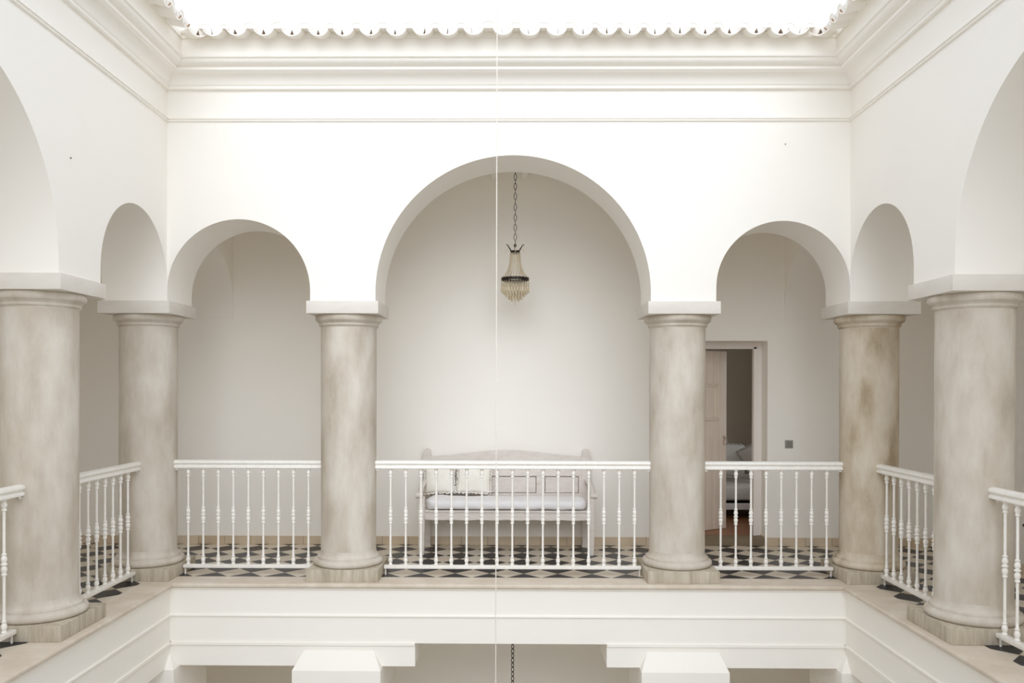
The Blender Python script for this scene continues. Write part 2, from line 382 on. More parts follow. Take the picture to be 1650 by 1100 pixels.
# roof over the galleries: sloping slabs behind the eaves, put in to block light
bm = bmesh.new()
def slope(pl, s0, s1, ext):
    # pl(s,t,z): t away from court
    a = [(-.20, 4.275), (1.75, 4.86), (1.75, 4.97), (-.20, 4.36)]
    A = [bm.verts.new(pl(s0+(ext*(t) if ext else 0)*-1, t, z)) for t, z in a]; B = [bm.verts.new(pl(s1+(ext*t if ext else 0), t, z)) for t, z in a]
    for i in range(4): bm.faces.new((A[i], A[(i+1) % 4], B[(i+1) % 4], B[i]))
    bm.faces.new(A[::-1]); bm.faces.new(B)
slope(PF, XL, XR, 1); slope(PL, YN, YF, 1); slope(PR, YN, YF, 1)
struct('ceiling_roof', bm, plaster)

# ------------------------------------------------------------------ bedroom beyond the door
bm = bmesh.new(); box(bm, 1.2, 3.6, YB+.205, 11.2, -.05, 0.072); 
struct('floor_bedroom', bm, wood_floor)
bm = bmesh.new(); box(bm, DX0, DX1, YB+.002, YB+.205, 0.0, 0.072, .004); struct('trim_41', bm, threshold_mat)
bm = bmesh.new()
box(bm, 1.0, 3.8, 11.2, 11.3, -.05, 3.0); box(bm, 1.0, 1.2, YB+.42, 11.2, -.05, 3.0); box(bm, 3.6, 3.8, YB+.42, 9.0, -.05, 3.0); box(bm, 3.6, 3.8, 10.3, 11.2, -.05, 3.0); box(bm, 3.6, 3.8, 9.0, 10.3, -.05, .9); box(bm, 3.6, 3.8, 9.0, 10.3, 2.4, 3.0); box(bm, 1.0, 3.8, YB+.42, 11.3, 2.9, 3.0)  # window opening in the right wall is unseen, added to let light into the room
struct('wall_bedroom', bm, room_wall)

# door: frame, leaf with raised panel mouldings and a ring handle
door = thing('door_1', 'pale pink painted plank door standing ajar behind the right railing', 'door', (DX0, YB+.19, 0.072)); door['kind'] = 'structure'
bm = bmesh.new(); FW = DX1-DX0; H = DZ-.072
for x0, x1 in ((0.0, .083), (FW-.083, FW)):
    box(bm, x0, x1, 0, .06, 0, H, .004)
box(bm, .083, FW-.083, 0, .06, H-.07, H, .004)
for x0, x1 in ((.055, .083), (FW-.083, FW-.055)): box(bm, x0, x1, -.008, .0, 0, H-.055)
box(bm, .055, FW-.055, -.008, 0, H-.07, H-.055)
finish('door_frame', bm, frame_paint, door)
LWD, LH = .700, H-.078
bm = bmesh.new()
nb = 7; bw = LWD/nb
for i in range(nb):
    box(bm, i*bw+.002, (i+1)*bw-.002, 0, .035, 0.004, LH, .0025)
box(bm, .002, LWD-.002, .004, .031, 0.004, LH)
leaf = finish('door_leaf', bm, leaf_paint, door, 30)
leaf.location = (.045, .055, 0); leaf.rotation_euler = (0, 0, math.radians(33))
for nm, z0, z1 in (('upper_panel', 1.155, 1.545), ):
    bm = bmesh.new()
    a0, a1 = .12, LWD-.13
    for d, w, p in ((0, .016, .014), (.016, .012, .008), (.028, .012, .013)):
        box(bm, a0+d, a1-d, -p, 0, z0+d, z0+d+w, .002); box(bm, a0+d, a1-d, -p, 0, z1-d-w, z1-d, .002)
        box(bm, a0+d, a0+d+w, -p, 0, z0+d, z1-d, .002); box(bm, a1-d-w, a1-d, -p, 0, z0+d, z1-d, .002)
    finish('panel_moulding', bm, leaf_paint, leaf)
bm = bmesh.new()
hx, hz = LWD-.042, .935
lathe(bm, [(.0, -.002), (.014, -.002), (.014, .008), (.0, .010)], n=16)
for v in bm.verts: v.co = Vector((hx+v.co.x, -v.co.z, hz+.04+v.co.y))
tube(bm, [(hx+.006*math.sin(t*PI/8)*0, -.022, hz+.04-.005*t) for t in range(5)], .0045, 8)
tube(bm, [(hx+.024*math.sin(a)*(1-.35*math.cos(a)), -.022, hz-.005+.034*math.cos(a)) for a in [2*PI*i/20 for i in range(20)]], .0048, 8, closed=True)
tube(bm, [(hx, 0, hz+.038), (hx, -.022, hz+.038)], .005, 8)
finish('handle', bm, steel, leaf, 40)

# ------------------------------------------------------------------ columns
def make_column(label, x, y, mat, plinth=plinth_mat, W=.577):
    t = thing('column', label, 'column', (x, y, 0), 0, None)
    h = W/2
    bm = bmesh.new(); box(bm, -h, h, -h, h, 0, .098, .005); finish('plinth', bm, plinth, t, 30)
    bm = bmesh.new()
    pr = [(.262, .098)]
    for i in range(9):
        a = -PI/2+PI*i/8; pr.append((.256+.029*math.cos(a)*1.0, .1265+.0285*math.sin(a)))
    pr += [(.254, .157), (.256, .166), (.252, .174)]
    for i in range(1, 8):
        a = PI/2*i/7; pr.append((.252-.025*math.sin(a), .174+.05*(1-math.cos(a))))
    lathe(bm, pr, n=72); finish('base_moulding', bm, column_mat if mat is column_mat else column_worn, t, 40)
    bm = bmesh.new(); lathe(bm, [(.227, .222), (.2265, .6), (.228, 1.2), (.2285, 2.02), (.2275, 2.055)], n=72, cap=False); finish('shaft', bm, mat, t, 60)
    bm = bmesh.new()
    pr = [(.2275, 2.050), (.230, 2.058), (.241, 2.064), (.2445, 2.071), (.2445, 2.076), (.2415, 2.082), (.246, 2.087), (.2525, 2.093)]
    for i in range(8):
        a = -PI/2+PI*.5*i/7+.25; pr.append((.253+.0215*math.cos(a-.1), 2.122+.026*math.sin(a)))
    pr += [(.2735, 2.140), (.268, 2.149), (.262, 2.153)]
    lathe(bm, pr, n=72); finish('capital_moulding', bm, mat, t, 40)
    bm = bmesh.new(); box(bm, -h, h, -h, h, 2.152, 2.252, .003); finish('abacus', bm, abacus_mat, t, 30)
    return t
YC = 7.0107; XLC, XRC = -3.0325, 2.9615
columns = [
 make_column('broad pale beige column at the left edge, nearest on the left side', XLC, 5.388, column_mat),
 make_column('beige plaster column standing in the far left corner of the court', XLC, YC, column_mat),
 make_column('beige column left of the bench, between the left and middle railings', -1.355, YC, column_mat),
 make_column('beige column right of the bench, partly hiding the open door', 1.3766, YC, column_mat),
 make_column('browner stained column standing in the far right corner of the court', XRC, YC, column_worn),
 make_column('broad stained column at the right edge, nearest on the right side', XRC, 5.424, column_mat)]

# lower piers with sloping caps
def pier(label, x0, x1, xa, xb, y0, y1, ya, yb):
    bm = bmesh.new(); zt_, zs_ = -.541, -.668
    lv = [(x0, x1, y0, y1, -3.3), (x0, x1, y0, y1, zs_), (xa, xb, ya, yb, zt_)]
    R_ = [[bm.verts.new((a, c, z)), bm.verts.new((b, c, z)), bm.verts.new((b, d, z)), bm.verts.new((a, d, z))] for a, b, c, d, z in lv]
    for A, B in zip(R_, R_[1:]):
        for i in range(4): bm.faces.new((A[i], A[(i+1) % 4], B[(i+1) % 4], B[i]))
    bm.faces.new(R_[0][::-1]); bm.faces.new(R_[-1])
    cx_, cy_ = (x0+x1)/2, (y0+y1)/2
    for v in bm.verts: v.co.x -= cx_; v.co.y -= cy_; v.co.z += 3.3
    o = finish('pillar', bm, plaster, None, None, (cx_, cy_, -3.3)); return tag(o, label, 'pillar')
pier('square white pillar with sloped top, lower floor, left of the rope', -1.722, -1.025, -1.653, -1.092, 6.598, 7.31, 6.700, 7.30)
pier('square white pillar with sloped top, lower floor, right of the rope', 1.025, 1.712, 1.081, 1.655, 6.598, 7.31, 6.700, 7.30)
pier('white pillar tucked in the lower left corner of the court, only its tip showing', -3.30, -2.655, -3.30, -2.735, 6.598, 7.31, 6.700, 7.30)
pier('white pillar tucked in the lower right corner of the court, only its tip showing', 2.585, 3.23, 2.665, 3.23, 6.598, 7.31, 6.700, 7.30)

# ------------------------------------------------------------------ railings
bm = bmesh.new()
def Z(v): return .883-(v-754)*.005166
bal = [(.013, .082), (.016, .084), (.0165, .092), (.011, .098), (.013, .104), (.0175, .114), (.0178, .124), (.0145, .136), (.0105, .143), (.0145, .147), (.0145, .154), (.0095, .158), (.0088, .20), (.0085, .41),
       (.0088, .425), (.0150, .429), (.0152, .437), (.0115, .441), (.0135, .448), (.0175, .460), (.0170, .474), (.0110, .484), (.0120, .487), (.0190, .492), (.0190, .498), (.0120, .503), (.0115, .507), (.0172, .518), (.0176, .530), (.0130, .542), (.0110, .546),
       (.0152, .550), (.0150, .557), (.0088, .561), (.0085, .60), (.0085, .80), (.0088, .812), (.0145, .816), (.0145, .824), (.0105, .828), (.0120, .832), (.0172, .842), (.0172, .854), (.0125, .864), (.0110, .869), (.0160, .874), (.0165, .884)]
lathe(bm, bal, n=12)
proto_bal = finish('baluster', bm, white_paint, None, 50)
bal_mesh = proto_bal.data; bpy.data.objects.remove(proto_bal)
def make_railing(label, cx, cy, rot, r0, r1, b0, b1, bals):
    """local x along the rail; r0,r1 rail ends, b0,b1 bottom bar ends, bals positions"""
    t = thing('railing', label, 'railing', (cx, cy, 0), rot)
    prof = [(-.026, .884), (-.031, .888), (-.032, .897), (-.029, .906), (-.023, .911), (-.023, .917), (-.030, .921), (-.036, .929), (-.036, .938), (-.031, .947), (-.018, .953), (0, .955)]
    poly = prof+[(-a, b) for a, b in prof[-2::-1]]
    bm = bmesh.new(); prism(bm, poly, r0, r1, lambda a, b, s: (s, a, b)); finish('top_rail', bm, white_paint, t, 35)
    bm = bmesh.new(); box(bm, b0, b1, -.025, .025, .054, .082, .005); finish('bottom_rail', bm, white_paint, t, 40)
    for s in bals:
        o = bpy.data.objects.new('baluster', bal_mesh); COL.objects.link(o); o.parent = t; o.location = (s, 0, 0); o.rotation_euler = (0, 0, s*7)
    for s, w in ((r0+.018, 1), (r1-.018, -1)):
        bm = bmesh.new(); tube(bm, [(s, -.012, .887), (s, -.012, .868)], [.008, .006], 10)
        tube(bm, [(s, -.012, .873), (s-w*.03, -.012, .873)], .005, 8); finish('bracket', bm, white_paint, t, 40)
    for s, w in ((b0+.012, 1), (b1-.012, -1)):
        bm = bmesh.new(); tube(bm, [(s, 0, .056), (s, 0, .0)], .007, 8); finish('foot', bm, white_paint, t, 40)
    return t
def seq(a, d, n): return [a+d*i for i in range(n)]
make_railing('short white railing with nine balusters across the left bay of the far side', 0, YC, 0, -2.808, -1.580, -2.735, -1.652, seq(-2.699, .1259, 9))
make_railing('long white railing with seventeen balusters in front of the bench', 0, YC, 0, -1.130, 1.152, -1.058, 1.080, seq(-1.006, .12695, 17))
make_railing('short white railing with eight balusters in front of the open door', 0, YC, 0, 1.602, 2.737, 1.672, 2.666, seq(1.740, .1253, 8))
# side railings: local +x = world +y (rotated 90 degrees)
make_railing('white railing between the two left columns, running towards the viewer', XLC, 0, PI/2, 5.613, 6.786, 5.684, 6.715, seq(6.631-7*.1255, .1255, 8))
make_railing('white railing between the two right columns, running towards the viewer', XRC, 0, PI/2, 5.649, 6.786, 5.720, 6.715, seq(6.670-7*.1252, .1252, 8))
make_railing('end of a white railing cut off by the left edge of the photo', XLC, 0, PI/2, 2.90, 5.163, 2.96, 5.093, seq(5.005-16*.125, .125, 17))
make_railing('end of a white railing cut off by the right edge of the photo', XRC, 0, PI/2, 2.94, 5.199, 2.99, 5.130, seq(5.077-16*.125, .125, 17))

# ------------------------------------------------------------------ bench
bench = thing('bench', 'distressed white painted wooden settle against the gallery wall', 'bench', (-.040, 8.09, 0))
bx0, bx1 = -.795, .785          # outer centre lines of legs (local)
yf_, yb_ = -.24, .225
def leg_front(s):
    bm = bmesh.new(); x = bx0 if s < 0 else bx1
    pr = [(.026, 0), (.028, .02), (.030, .10), (.034, .30), (.034, .44), (.036, .46), (.030, .48), (.030, .545)]
    lathe(bm, pr, x, yf_, 4)
    for v in bm.verts:
        d = Vector((v.co.x-x, v.co.y-yf_)); a = math.atan2(d.y, d.x)+PI/4; r = d.length; v.co.x = x+r*1.25*math.cos(a); v.co.y = yf_+r*1.25*math.sin(a)
    bmesh.ops.bevel(bm, geom=[e for e in bm.edges], offset=.003, segments=1, affect='EDGES')
    finish('leg', bm, bench_paint, bench, 40)
for s in (-1, 1): leg_front(s)
def post(s):
    bm = bmesh.new(); c = -.790 if s < 0 else .775; w = .042
    pts = [(c-w*.9, 0), (c-w*.75, .05), (c-w*.85, .12), (c-w, .45), (c-w, .885), (c-w*.82, .905), (c-w*.82, .935)]
    for i in range(7):
        a = PI-PI*i/6; pts.append((c+w*.82*math.cos(a), .937+.025*math.sin(a)))
    pts += [(c+w*.82, .905), (c+w, .885), (c+w, .45), (c+w*.85, .12), (c+w*.75, .05), (c+w*.9, 0)]
    prism(bm, pts, yb_-.025, yb_+.02, lambda a, b, t: (a, t, b)); box(bm, c-w*.9, c+w*.9, yb_-.029, yb_-.024, .893, .900)
    finish('back_post', bm, bench_paint, bench, 30)
for s in (-1, 1): post(s)
bm = bmesh.new()      # crest rail, arched
top = [(-.75+1.485*i/24, .885+.062*(.5-.5*math.cos(2*PI*i/24))**.8) for i in range(25)]
prism(bm, [(-.75, .775)]+top+[(.735, .775)], yb_-.014, yb_+.012, lambda a, b, t: (a, t, b)); finish('crest_rail', bm, bench_paint, bench, 30)
bm = bmesh.new()
box(bm, -.75, .735, yb_-.018, yb_+.012, .692, .768, .003); finish('back_rail', bm, bench_paint, bench)
bm = bmesh.new()
box(bm, -.75, .735, yb_-.014, yb_+.012, .44, .525, .003); finish('back_rail', bm, bench_paint, bench)
for x0, x1 in ((-.75, -.715), (-.392, -.302), (.288, .370), (.705, .735)):
    bm = bmesh.new(); box(bm, x0, x1, yb_-.014, yb_+.012, .525, .692, .002); finish('stile', bm, bench_paint, bench)
for x0, x1 in ((-.709, -.398), (-.296, .282), (.376, .699)):
    bm = bmesh.new(); box(bm, x0, x1, yb_-.008, yb_+.006, .530, .684, .003); finish('back_panel', bm, bench_paint, bench)
bm = bmesh.new()      # apron with a shallow scallop
bt = [(bx0+.03+1.52*i/60, .333-.007*abs(math.sin(PI*i/10))) for i in range(61)]
prism(bm, [(bx0+.03, .402)]+bt+[(bx0+1.55, .402)], yf_-.012, yf_+.012, lambda a, b, t: (a, t, b)); finish('front_apron', bm, bench_paint, bench, 30)
bm = bmesh.new(); box(bm, bx0+.0, bx1, yf_-.02, yb_, .400, .418, .003); finish('seat', bm, bench_paint, bench)
for s in (-1, 1):
    bm = bmesh.new(); x = bx0 if s < 0 else bx1; xb = -.790 if s < 0 else .775
    pts = [(xb, yb_-.01, .655), (x+s*.010, yb_-.12, .640), (x+s*.022, yb_-.26, .600), (x+s*.022, yf_+.06, .568), (x+s*.020, yf_-.005, .560)]
    rr = [.026, .024, .024, .026, .030]
    tube(bm, pts, rr, 10)
    cyl = [(x+s*.02-.032, yf_-.012, .556), (x+s*.02+.032, yf_-.012, .556)]; tube(bm, cyl, .027, 14)
    finish('armrest', bm, bench_paint, bench, 45)
    bm = bmesh.new(); box(bm, x-.012, x+.012, yf_+.02, yb_-.02, .335, .40, .002); finish('side_rail', bm, bench_paint, bench)

# seat mattress
def soft_box(bm, x0, x1, y0, y1, z0, z1, r, nx, ny, fn):
    """closed rounded slab sampled as a superellipse tube along x"""
    rings = []
    for i in range(nx+1):
        u = i/nx; e = min(1, min(u, 1-u)*nx/3.0); e = math.sin(e*PI/2)**.5 if e > 0 else 0
        x = x0+(x1-x0)*u; ring = []
        for k_ in range(ny):
            a = 2*PI*k_/ny; ca, sa = math.cos(a), math.sin(a); n_ = .45
            yy = math.copysign(abs(ca)**n_, ca); zz = math.copysign(abs(sa)**n_, sa)
            sc = .35+.65*e
            p = Vector((x, (y0+y1)/2+yy*(y1-y0)/2*sc, (z0+z1)/2+zz*(z1-z0)/2*sc)); ring.append(bm.verts.new(fn(p, u, a)))
        rings.append(ring)
    for A, B in zip(rings, rings[1:]):
        for k_ in range(ny): bm.faces.new((A[k_], A[(k_+1) % ny], B[(k_+1) % ny], B[k_]))
    bm.faces.new(rings[0][::-1]); bm.faces.new(rings[-1])
from mathutils import noise
bm = bmesh.new()
def mfn(p, u, a):
    am = .006+.016*max(0, 1-u*7)
    n_ = noise.noise(Vector((p.x*7, p.y*8, p.z*14)))
    q = p.copy(); q.z += am*n_+(.010*max(0, 1-u*4) if p.z > .46 else 0); q.y += am*noise.noise(Vector((p.x*9+5, p.y*6, p.z*12)))
    if p.z < .455: q.z = max(q.z, .4185)
    if p.y < -.1 and p.z < .44: q.z -= 0
    return q
soft_box(bm, -.765, .755, -.262, .165, .4185, .512, .04, 70, 28, mfn)
m_ = finish('mattress', bm, sheet, None, 180, (-.040, 8.085, 0)); tag(m_, 'thin white seat mattress lying on the wooden settle', 'mattress')
# cushions
def cushion(label, x, y, z, w, h, d, tilt, spin, seed, name='cushion', mat=None, frill=.012):
    bm = bmesh.new(); N = 28
    def P(i, j, sgn):
        u, v = -1+2*i/N, -1+2*j/N
        e = max(0, (1-abs(u)**2.6))*max(0, (1-abs(v)**2.6)); t_ = sgn*d/2*e**.55
        q = Vector((u*w/2*(1-.05*(1-abs(v))*abs(u)), t_, v*h/2*(1-.05*(1-abs(u))*abs(v))))
        q.y += .010*noise.noise(Vector((u*2.2+seed, v*2.2, sgn*3)))*e
        if max(abs(u), abs(v)) > .99: 
            q.x += frill*noise.noise(Vector((u*9, v*9, seed)))*1.2; q.z += frill*noise.noise(Vector((u*9+4, v*9, seed)))*1.2
        return q
    g = {}
    for sgn in (-1, 1):
        for i in range(N+1):
            for j in range(N+1):
                b = i in (0, N) or j in (0, N)
                if b and sgn == 1: g[(i, j, 1)] = g[(i, j, -1)]
                else: g[(i, j, sgn)] = bm.verts.new(P(i, j, sgn))
        for i in range(N):
            for j in range(N): bm.faces.new((g[(i, j, sgn)], g[(i+1, j, sgn)], g[(i+1, j+1, sgn)], g[(i, j+1, sgn)]))
    # frilled edge: a wavy strip round the seam
    o = finish(name, bm, mat or cushion_mat, None, 180, (x, y, z)); o.rotation_euler = (tilt, spin, 0)
    tag(o, label, 'cushion')
    bm = bmesh.new(); n2 = 120; A = []; B = []
    for k_ in range(n2):
        s = 4*k_/n2; e_ = int(s) % 4; f_ = s-int(s)
        u, v = [( -1+2*f_, -1), (1, -1+2*f_), (1-2*f_, 1), (-1, 1-2*f_)][e_]
        i, j = round((u+1)/2*N), round((v+1)/2*N); p = P(i, j, -1); dn = Vector((u if abs(u) > .99 else 0, 0, v if abs(v) > .99 else 0)).normalized()
        A.append(bm.verts.new(p-dn*.004)); B.append(bm.verts.new(p+dn*(.014+.006*math.sin(k_*2.1+seed))+Vector((0, .007*math.sin(k_*1.7), 0))))
    C_ = [bm.verts.new(v.co+Vector((0, .003, 0))) for v in B]
    for k_ in range(n2):
        q = (k_+1) % n2
        bm.faces.new((A[k_], A[q], B[q], B[k_])); bm.faces.new((A[k_], C_[k_], C_[q], A[q])); bm.faces.new((B[k_], B[q], C_[q], C_[k_]))
    finish('frill', bm, mat or cushion_mat, o, 180)
    return o
cushion('cream cushion at the left end of the settle, beside the armrest', -.703, 8.228, .677, .285, .285, .10, math.radians(-13), math.radians(-2), 1)
cushion('cream ruffled cushion leaning on the settle, nearer its middle', -.362, 8.218, .680, .325, .285, .10, math.radians(-13), math.radians(3), 9)

# ------------------------------------------------------------------ chandelier
def link(bm, z, hw, hh, r, axis):
    """pointed oval link centred at height z"""
    pts = []
    for i in range(16):
        a = 2*PI*i/16; x = hw*math.cos(a); q = z+hh*math.sin(a)
        x = hw*math.copysign(abs(math.cos(a))**1.2, math.cos(a))
        pts.append((x, 0, q) if axis else (0, x, q))
    tube(bm, pts, r, 6, closed=True)
CHX, CHY = .0315, 7.82
ch = thing('chandelier', 'small crystal basket chandelier hanging under the middle arch', 'chandelier', (CHX, CHY, 2.33))
def L(v): return 2.894-(v-393)*.00576-2.33         # local z of photo row
bm = bmesh.new()
for v in (285.4, 300.3, 316.4, 333.8, 350.6, 366.6, 381.9): link(bm, L(v), .0125, .031, .0026, True)
for a, b in ((290, 296), (305, 311), (321.5, 328.5), (339, 345.5), (356, 361.5), (372, 377), (387, 394), (277, 280.5)):
    tube(bm, [(0, 0, L(a-.6)), (0, 0, L(b+.6))], .0028, 6); link(bm, L((a+b)/2), .005, .014, .0015, False)
zz = L(270)
for i in range(9):
    zc = L(270)+.03+i*.075
    if zc+2.33 > 3.735: break
    link(bm, zc, .0125, .031, .0026, i % 2 == 0); tube(bm, [(0, 0, zc+.028), (0, 0, zc+.048)], .0028, 6)
tube(bm, [(0, 0, L(281)), (0, 0, L(262))], .0022, 6)
tube(bm, [(0, 0, 1.36), (0, 0, 1.415)], .003, 6)
finish('chain', bm, bronze, ch, 50)
bm = bmesh.new()
lathe(bm, [(.004, L(393)), (.012, L(394)), (.014, L(396)), (.008, L(397.5)), (.006, L(404)), (.012, L(404.4))], n=20)
lathe(bm, [(.030, L(403.8)), (.043, L(403.8)), (.044, L(406)), (.043, L(408.6)), (.030, L(408.6))], n=32)
finish('crown_band', bm, bronze, ch, 40)
for i in range(4):
    a = PI*2*i/4; ca, sa = math.cos(a+.02), math.sin(a+.02)
    if i == 0: pass
    bm = bmesh.new()
    prof_ = [(.038, L(404.5)), (.046, L(401.5)), (.058, L(398)), (.066, L(395.5)), (.074, L(393.9)), (.081, L(394.2)), (.083, L(395.2))]
    tube(bm, [(r*ca, r*sa, z) for r, z in prof_], [.006, .006, .005, .0045, .004, .0035, .002], 7)
    arm = finish('arm', bm, bronze, ch, 50)
    bm = bmesh.new(); x, y = .082*ca, .082*sa
    for q in range(2): lathe(bm, [(.0005, L(396)-q*.012), (.0035, L(396)-.004-q*.012), (.0005, L(396)-.010-q*.012)], x, y, 6)
    lathe(bm, [(.0005, L(400)), (.004, L(402)), (.0055, L(405)), (.002, L(407)), (.0004, L(407.6))], x, y, 6)
    finish('crystal_drop', bm, crystal, arm, 20)
strand_me = None
for i in range(20):
    a = 2*PI*(i+.5)/20
    if strand_me is None:
        bm = bmesh.new(); nB = 26
        for q in range(nB):
            t_ = q/(nB-1); z = L(408.4)+(L(447.5)-L(408.4))*t_
            r = .045+.018*t_**1.2+.063*t_**4.2
            bmesh.ops.create_icosphere(bm, subdivisions=1, radius=.0056, matrix=Matrix.Translation((r, 0, z)))
        o = finish('bead_strand', bm, crystal, ch, 30); strand_me = o.data
    else:
        o = bpy.data.objects.new('bead_strand', strand_me); COL.objects.link(o); o.parent = ch
    o.rotation_euler = (0, 0, a)
bm = bmesh.new()
lathe(bm, [(.120, L(447.3)), (.127, L(447.3)), (.1295, L(449)), (.1295, L(450.5)), (.127, L(452)), (.120, L(452))], n=48, cap=False)
finish('ring', bm, bronze, ch, 40)
bm = bmesh.new()
for r in (.092, .062, .034): tube(bm, [(r*math.cos(2*PI*i/28), r*math.sin(2*PI*i/28), L(454.5)) for i in range(28)], .0026, 6, closed=True)
for i in range(6):
    a = PI*i/6; tube(bm, [(.125*math.cos(a), .125*math.sin(a), L(452.5)), (.06*math.cos(a), .06*math.sin(a), L(454.5)), (-.06*math.cos(a), -.06*math.sin(a), L(454.5)), (-.125*math.cos(a), -.125*math.sin(a), L(452.5))], .002, 5)
finish('inner_frame', bm, bronze, ch, 40)
dm = {}
for r, n_, z0, z1 in ((.129, 30, 453, 471.5), (.108, 24, 454, 475), (.086, 20, 454.5, 478.5), (.062, 14, 455, 483), (.036, 8, 455, 486), (.0, 1, 456, 492)):
    for i in range(n_):
        if (r,) not in dm:
            bm = bmesh.new(); h0, h1 = L(z0), L(z1); ln = h0-h1
            tube(bm, [(0, 0, h0), (0, 0, h0-.010)], .0018, 5)
            zc = h0-.010
            while zc > h1+.055:
                lathe(bm, [(.0006, zc), (.0042, zc-.006), (.0006, zc-.012)], n=6); zc -= .0125
            lathe(bm, [(.001, zc), (.0052, zc-.006), (.0058, h1+.014), (.0042, h1+.006), (.0006, h1)], n=6)
            o = finish('crystal_drop', bm, crystal, ch, 20); dm[(r,)] = o.data
        else:
            o = bpy.data.objects.new('crystal_drop', dm[(r,)]); COL.objects.link(o); o.parent = ch
        a = 2*PI*i/n_+r*20; o.location = (r*math.cos(a), r*math.sin(a), 0); o.rotation_euler = (0, 0, a)

# chain and lantern of the lower gallery
lan = thing('hanging_lantern', 'dark iron chain hanging in the lower gallery below the chandelier', 'lamp', (.0165, 7.82, -1.95))
bm = bmesh.new(); z = -.46
i = 0
while z > -1.60:
    link(bm, z+1.95, .0115 if i % 2 == 0 else .0095, .0255, .0034, i % 2 == 0 or True); z -= .0425; i += 1
finish('chain', bm, bronze, lan, 50)
bm = bmesh.new(); lathe(bm, [(.01, .36), (.05, .33), (.11, .26), (.11, .25), (.10, .25)], n=6)
for i in range(6): a = PI*i/3; tube(bm, [(.10*math.cos(a), .10*math.sin(a), .25), (.07*math.cos(a), .07*math.sin(a), 0)], .005, 6)
lathe(bm, [(.075, -.01), (.075, 0), (.02, .005)], n=6); finish('lantern_frame', bm, bronze, lan)

# ------------------------------------------------------------------ twine hanging through the court, from a wire between the roofs
bm = bmesh.new()
for ph in (0, PI):
    pts = []; z = -3.29; i = 0
    while z < 4.75:
        a = ph+i*PI/3; pts.append((.0019*math.cos(a), .0019*math.sin(a), z+3.29)); z += .0075; i += 1
    tube(bm, pts, .0025, 5)
o = finish('rope', bm, rope_mat, None, 60, (-.1065, 5.90, -3.29)); tag(o, 'thin pale twine hanging straight down through the middle of the court', 'rope')
bm = bmesh.new(); tube(bm, [(-4.0, 5.90, 4.752), (3.9, 5.90, 4.752)], .004, 6); o = struct('trim_40', bm, iron)

# ------------------------------------------------------------------ light switch, nails
sw = thing('light_switch', 'small square grey light switch on the wall right of the door', 'switch', (2.748, YB, 1.010))
bm = bmesh.new(); box(bm, -.040, .040, -.008, 0, -.040, .040, .003); finish('plate', bm, grey_plate, sw, 30)
bm = bmesh.new(); box(bm, -.029, .029, -.011, -.007, -.029, .029, .002); finish('rocker', bm, grey_plastic, sw, 30)
def nail(label, p, d):
    bm = bmesh.new(); tube(bm, [(0, 0, 0), tuple(Vector(d)*.007), tuple(Vector(d)*.009+Vector((0, 0, -.005)))], [.003, .003, .0035], 7)
    o = finish('nail', bm, iron, None, 40, p); tag(o, label, 'nail')
nail('tiny dark hook on the far wall above the right small arch', (2.178, YF+.001, 3.508), (0, -1, 0))
nail('tiny dark nail in the left wall beside the large arch', (XL-.001, 5.259, 2.993), (1, 0, 0))

# ------------------------------------------------------------------ bed in the far room
bed = thing('bed', 'pale low bed frame in the dark room behind the door', 'bed', (2.75, 10.0, 0.072))
bm = bmesh.new(); box(bm, -.95, .80, -.32, -.27, .10, .17, .004); finish('front_rail', bm, frame_paint, bed)
for x in (-.92, .77):
    bm = bmesh.new(); box(bm, x-.03, x+.03, -.325, -.265, 0, .20, .004); finish('leg', bm, frame_paint, bed)
    bm = bmesh.new(); box(bm, x-.03, x+.03, .58, .64, 0, .75, .004); finish('leg', bm, frame_paint, bed)
bm = bmesh.new(); box(bm, -.95, .80, -.28, .62, .14, .17, .002); finish('slat_base', bm, iron, bed)
bm = bmesh.new(); box(bm, -.93, .78, .59, .62, .36, .42, .004); box(bm, -.93, .78, .59, .62, .64, .70, .004); finish('headboard', bm, frame_paint, bed)
bm = bmesh.new()
soft_box(bm, -.90, .75, -.27, .57, .174, .375, .05, 40, 24, lambda p, u, a: p+Vector((0, .012*noise.noise(p*9), .006*noise.noise(p*7+Vector((3, 0, 0))))))
for v in bm.verts: v.co.z = max(v.co.z, .172)
o = finish('mattress', bm, pillow_mat, None, 180, (2.75, 10.0, 0.072)); tag(o, 'rumpled grey-white mattress on the bed in the dark room', 'mattress')
cushion('grey-white pillow on the left, seen through the half open door', 2.58, 10.22, .70, .46, .42, .16, math.radians(-24), math.radians(6), 3, 'pillow', pillow_mat, .006)
cushion('pale pillow tilted in front on the right, seen through the door gap', 2.93, 10.02, .71, .34, .42, .12, math.radians(-24), math.radians(-28), 5, 'pillow', pillow_mat, .006)

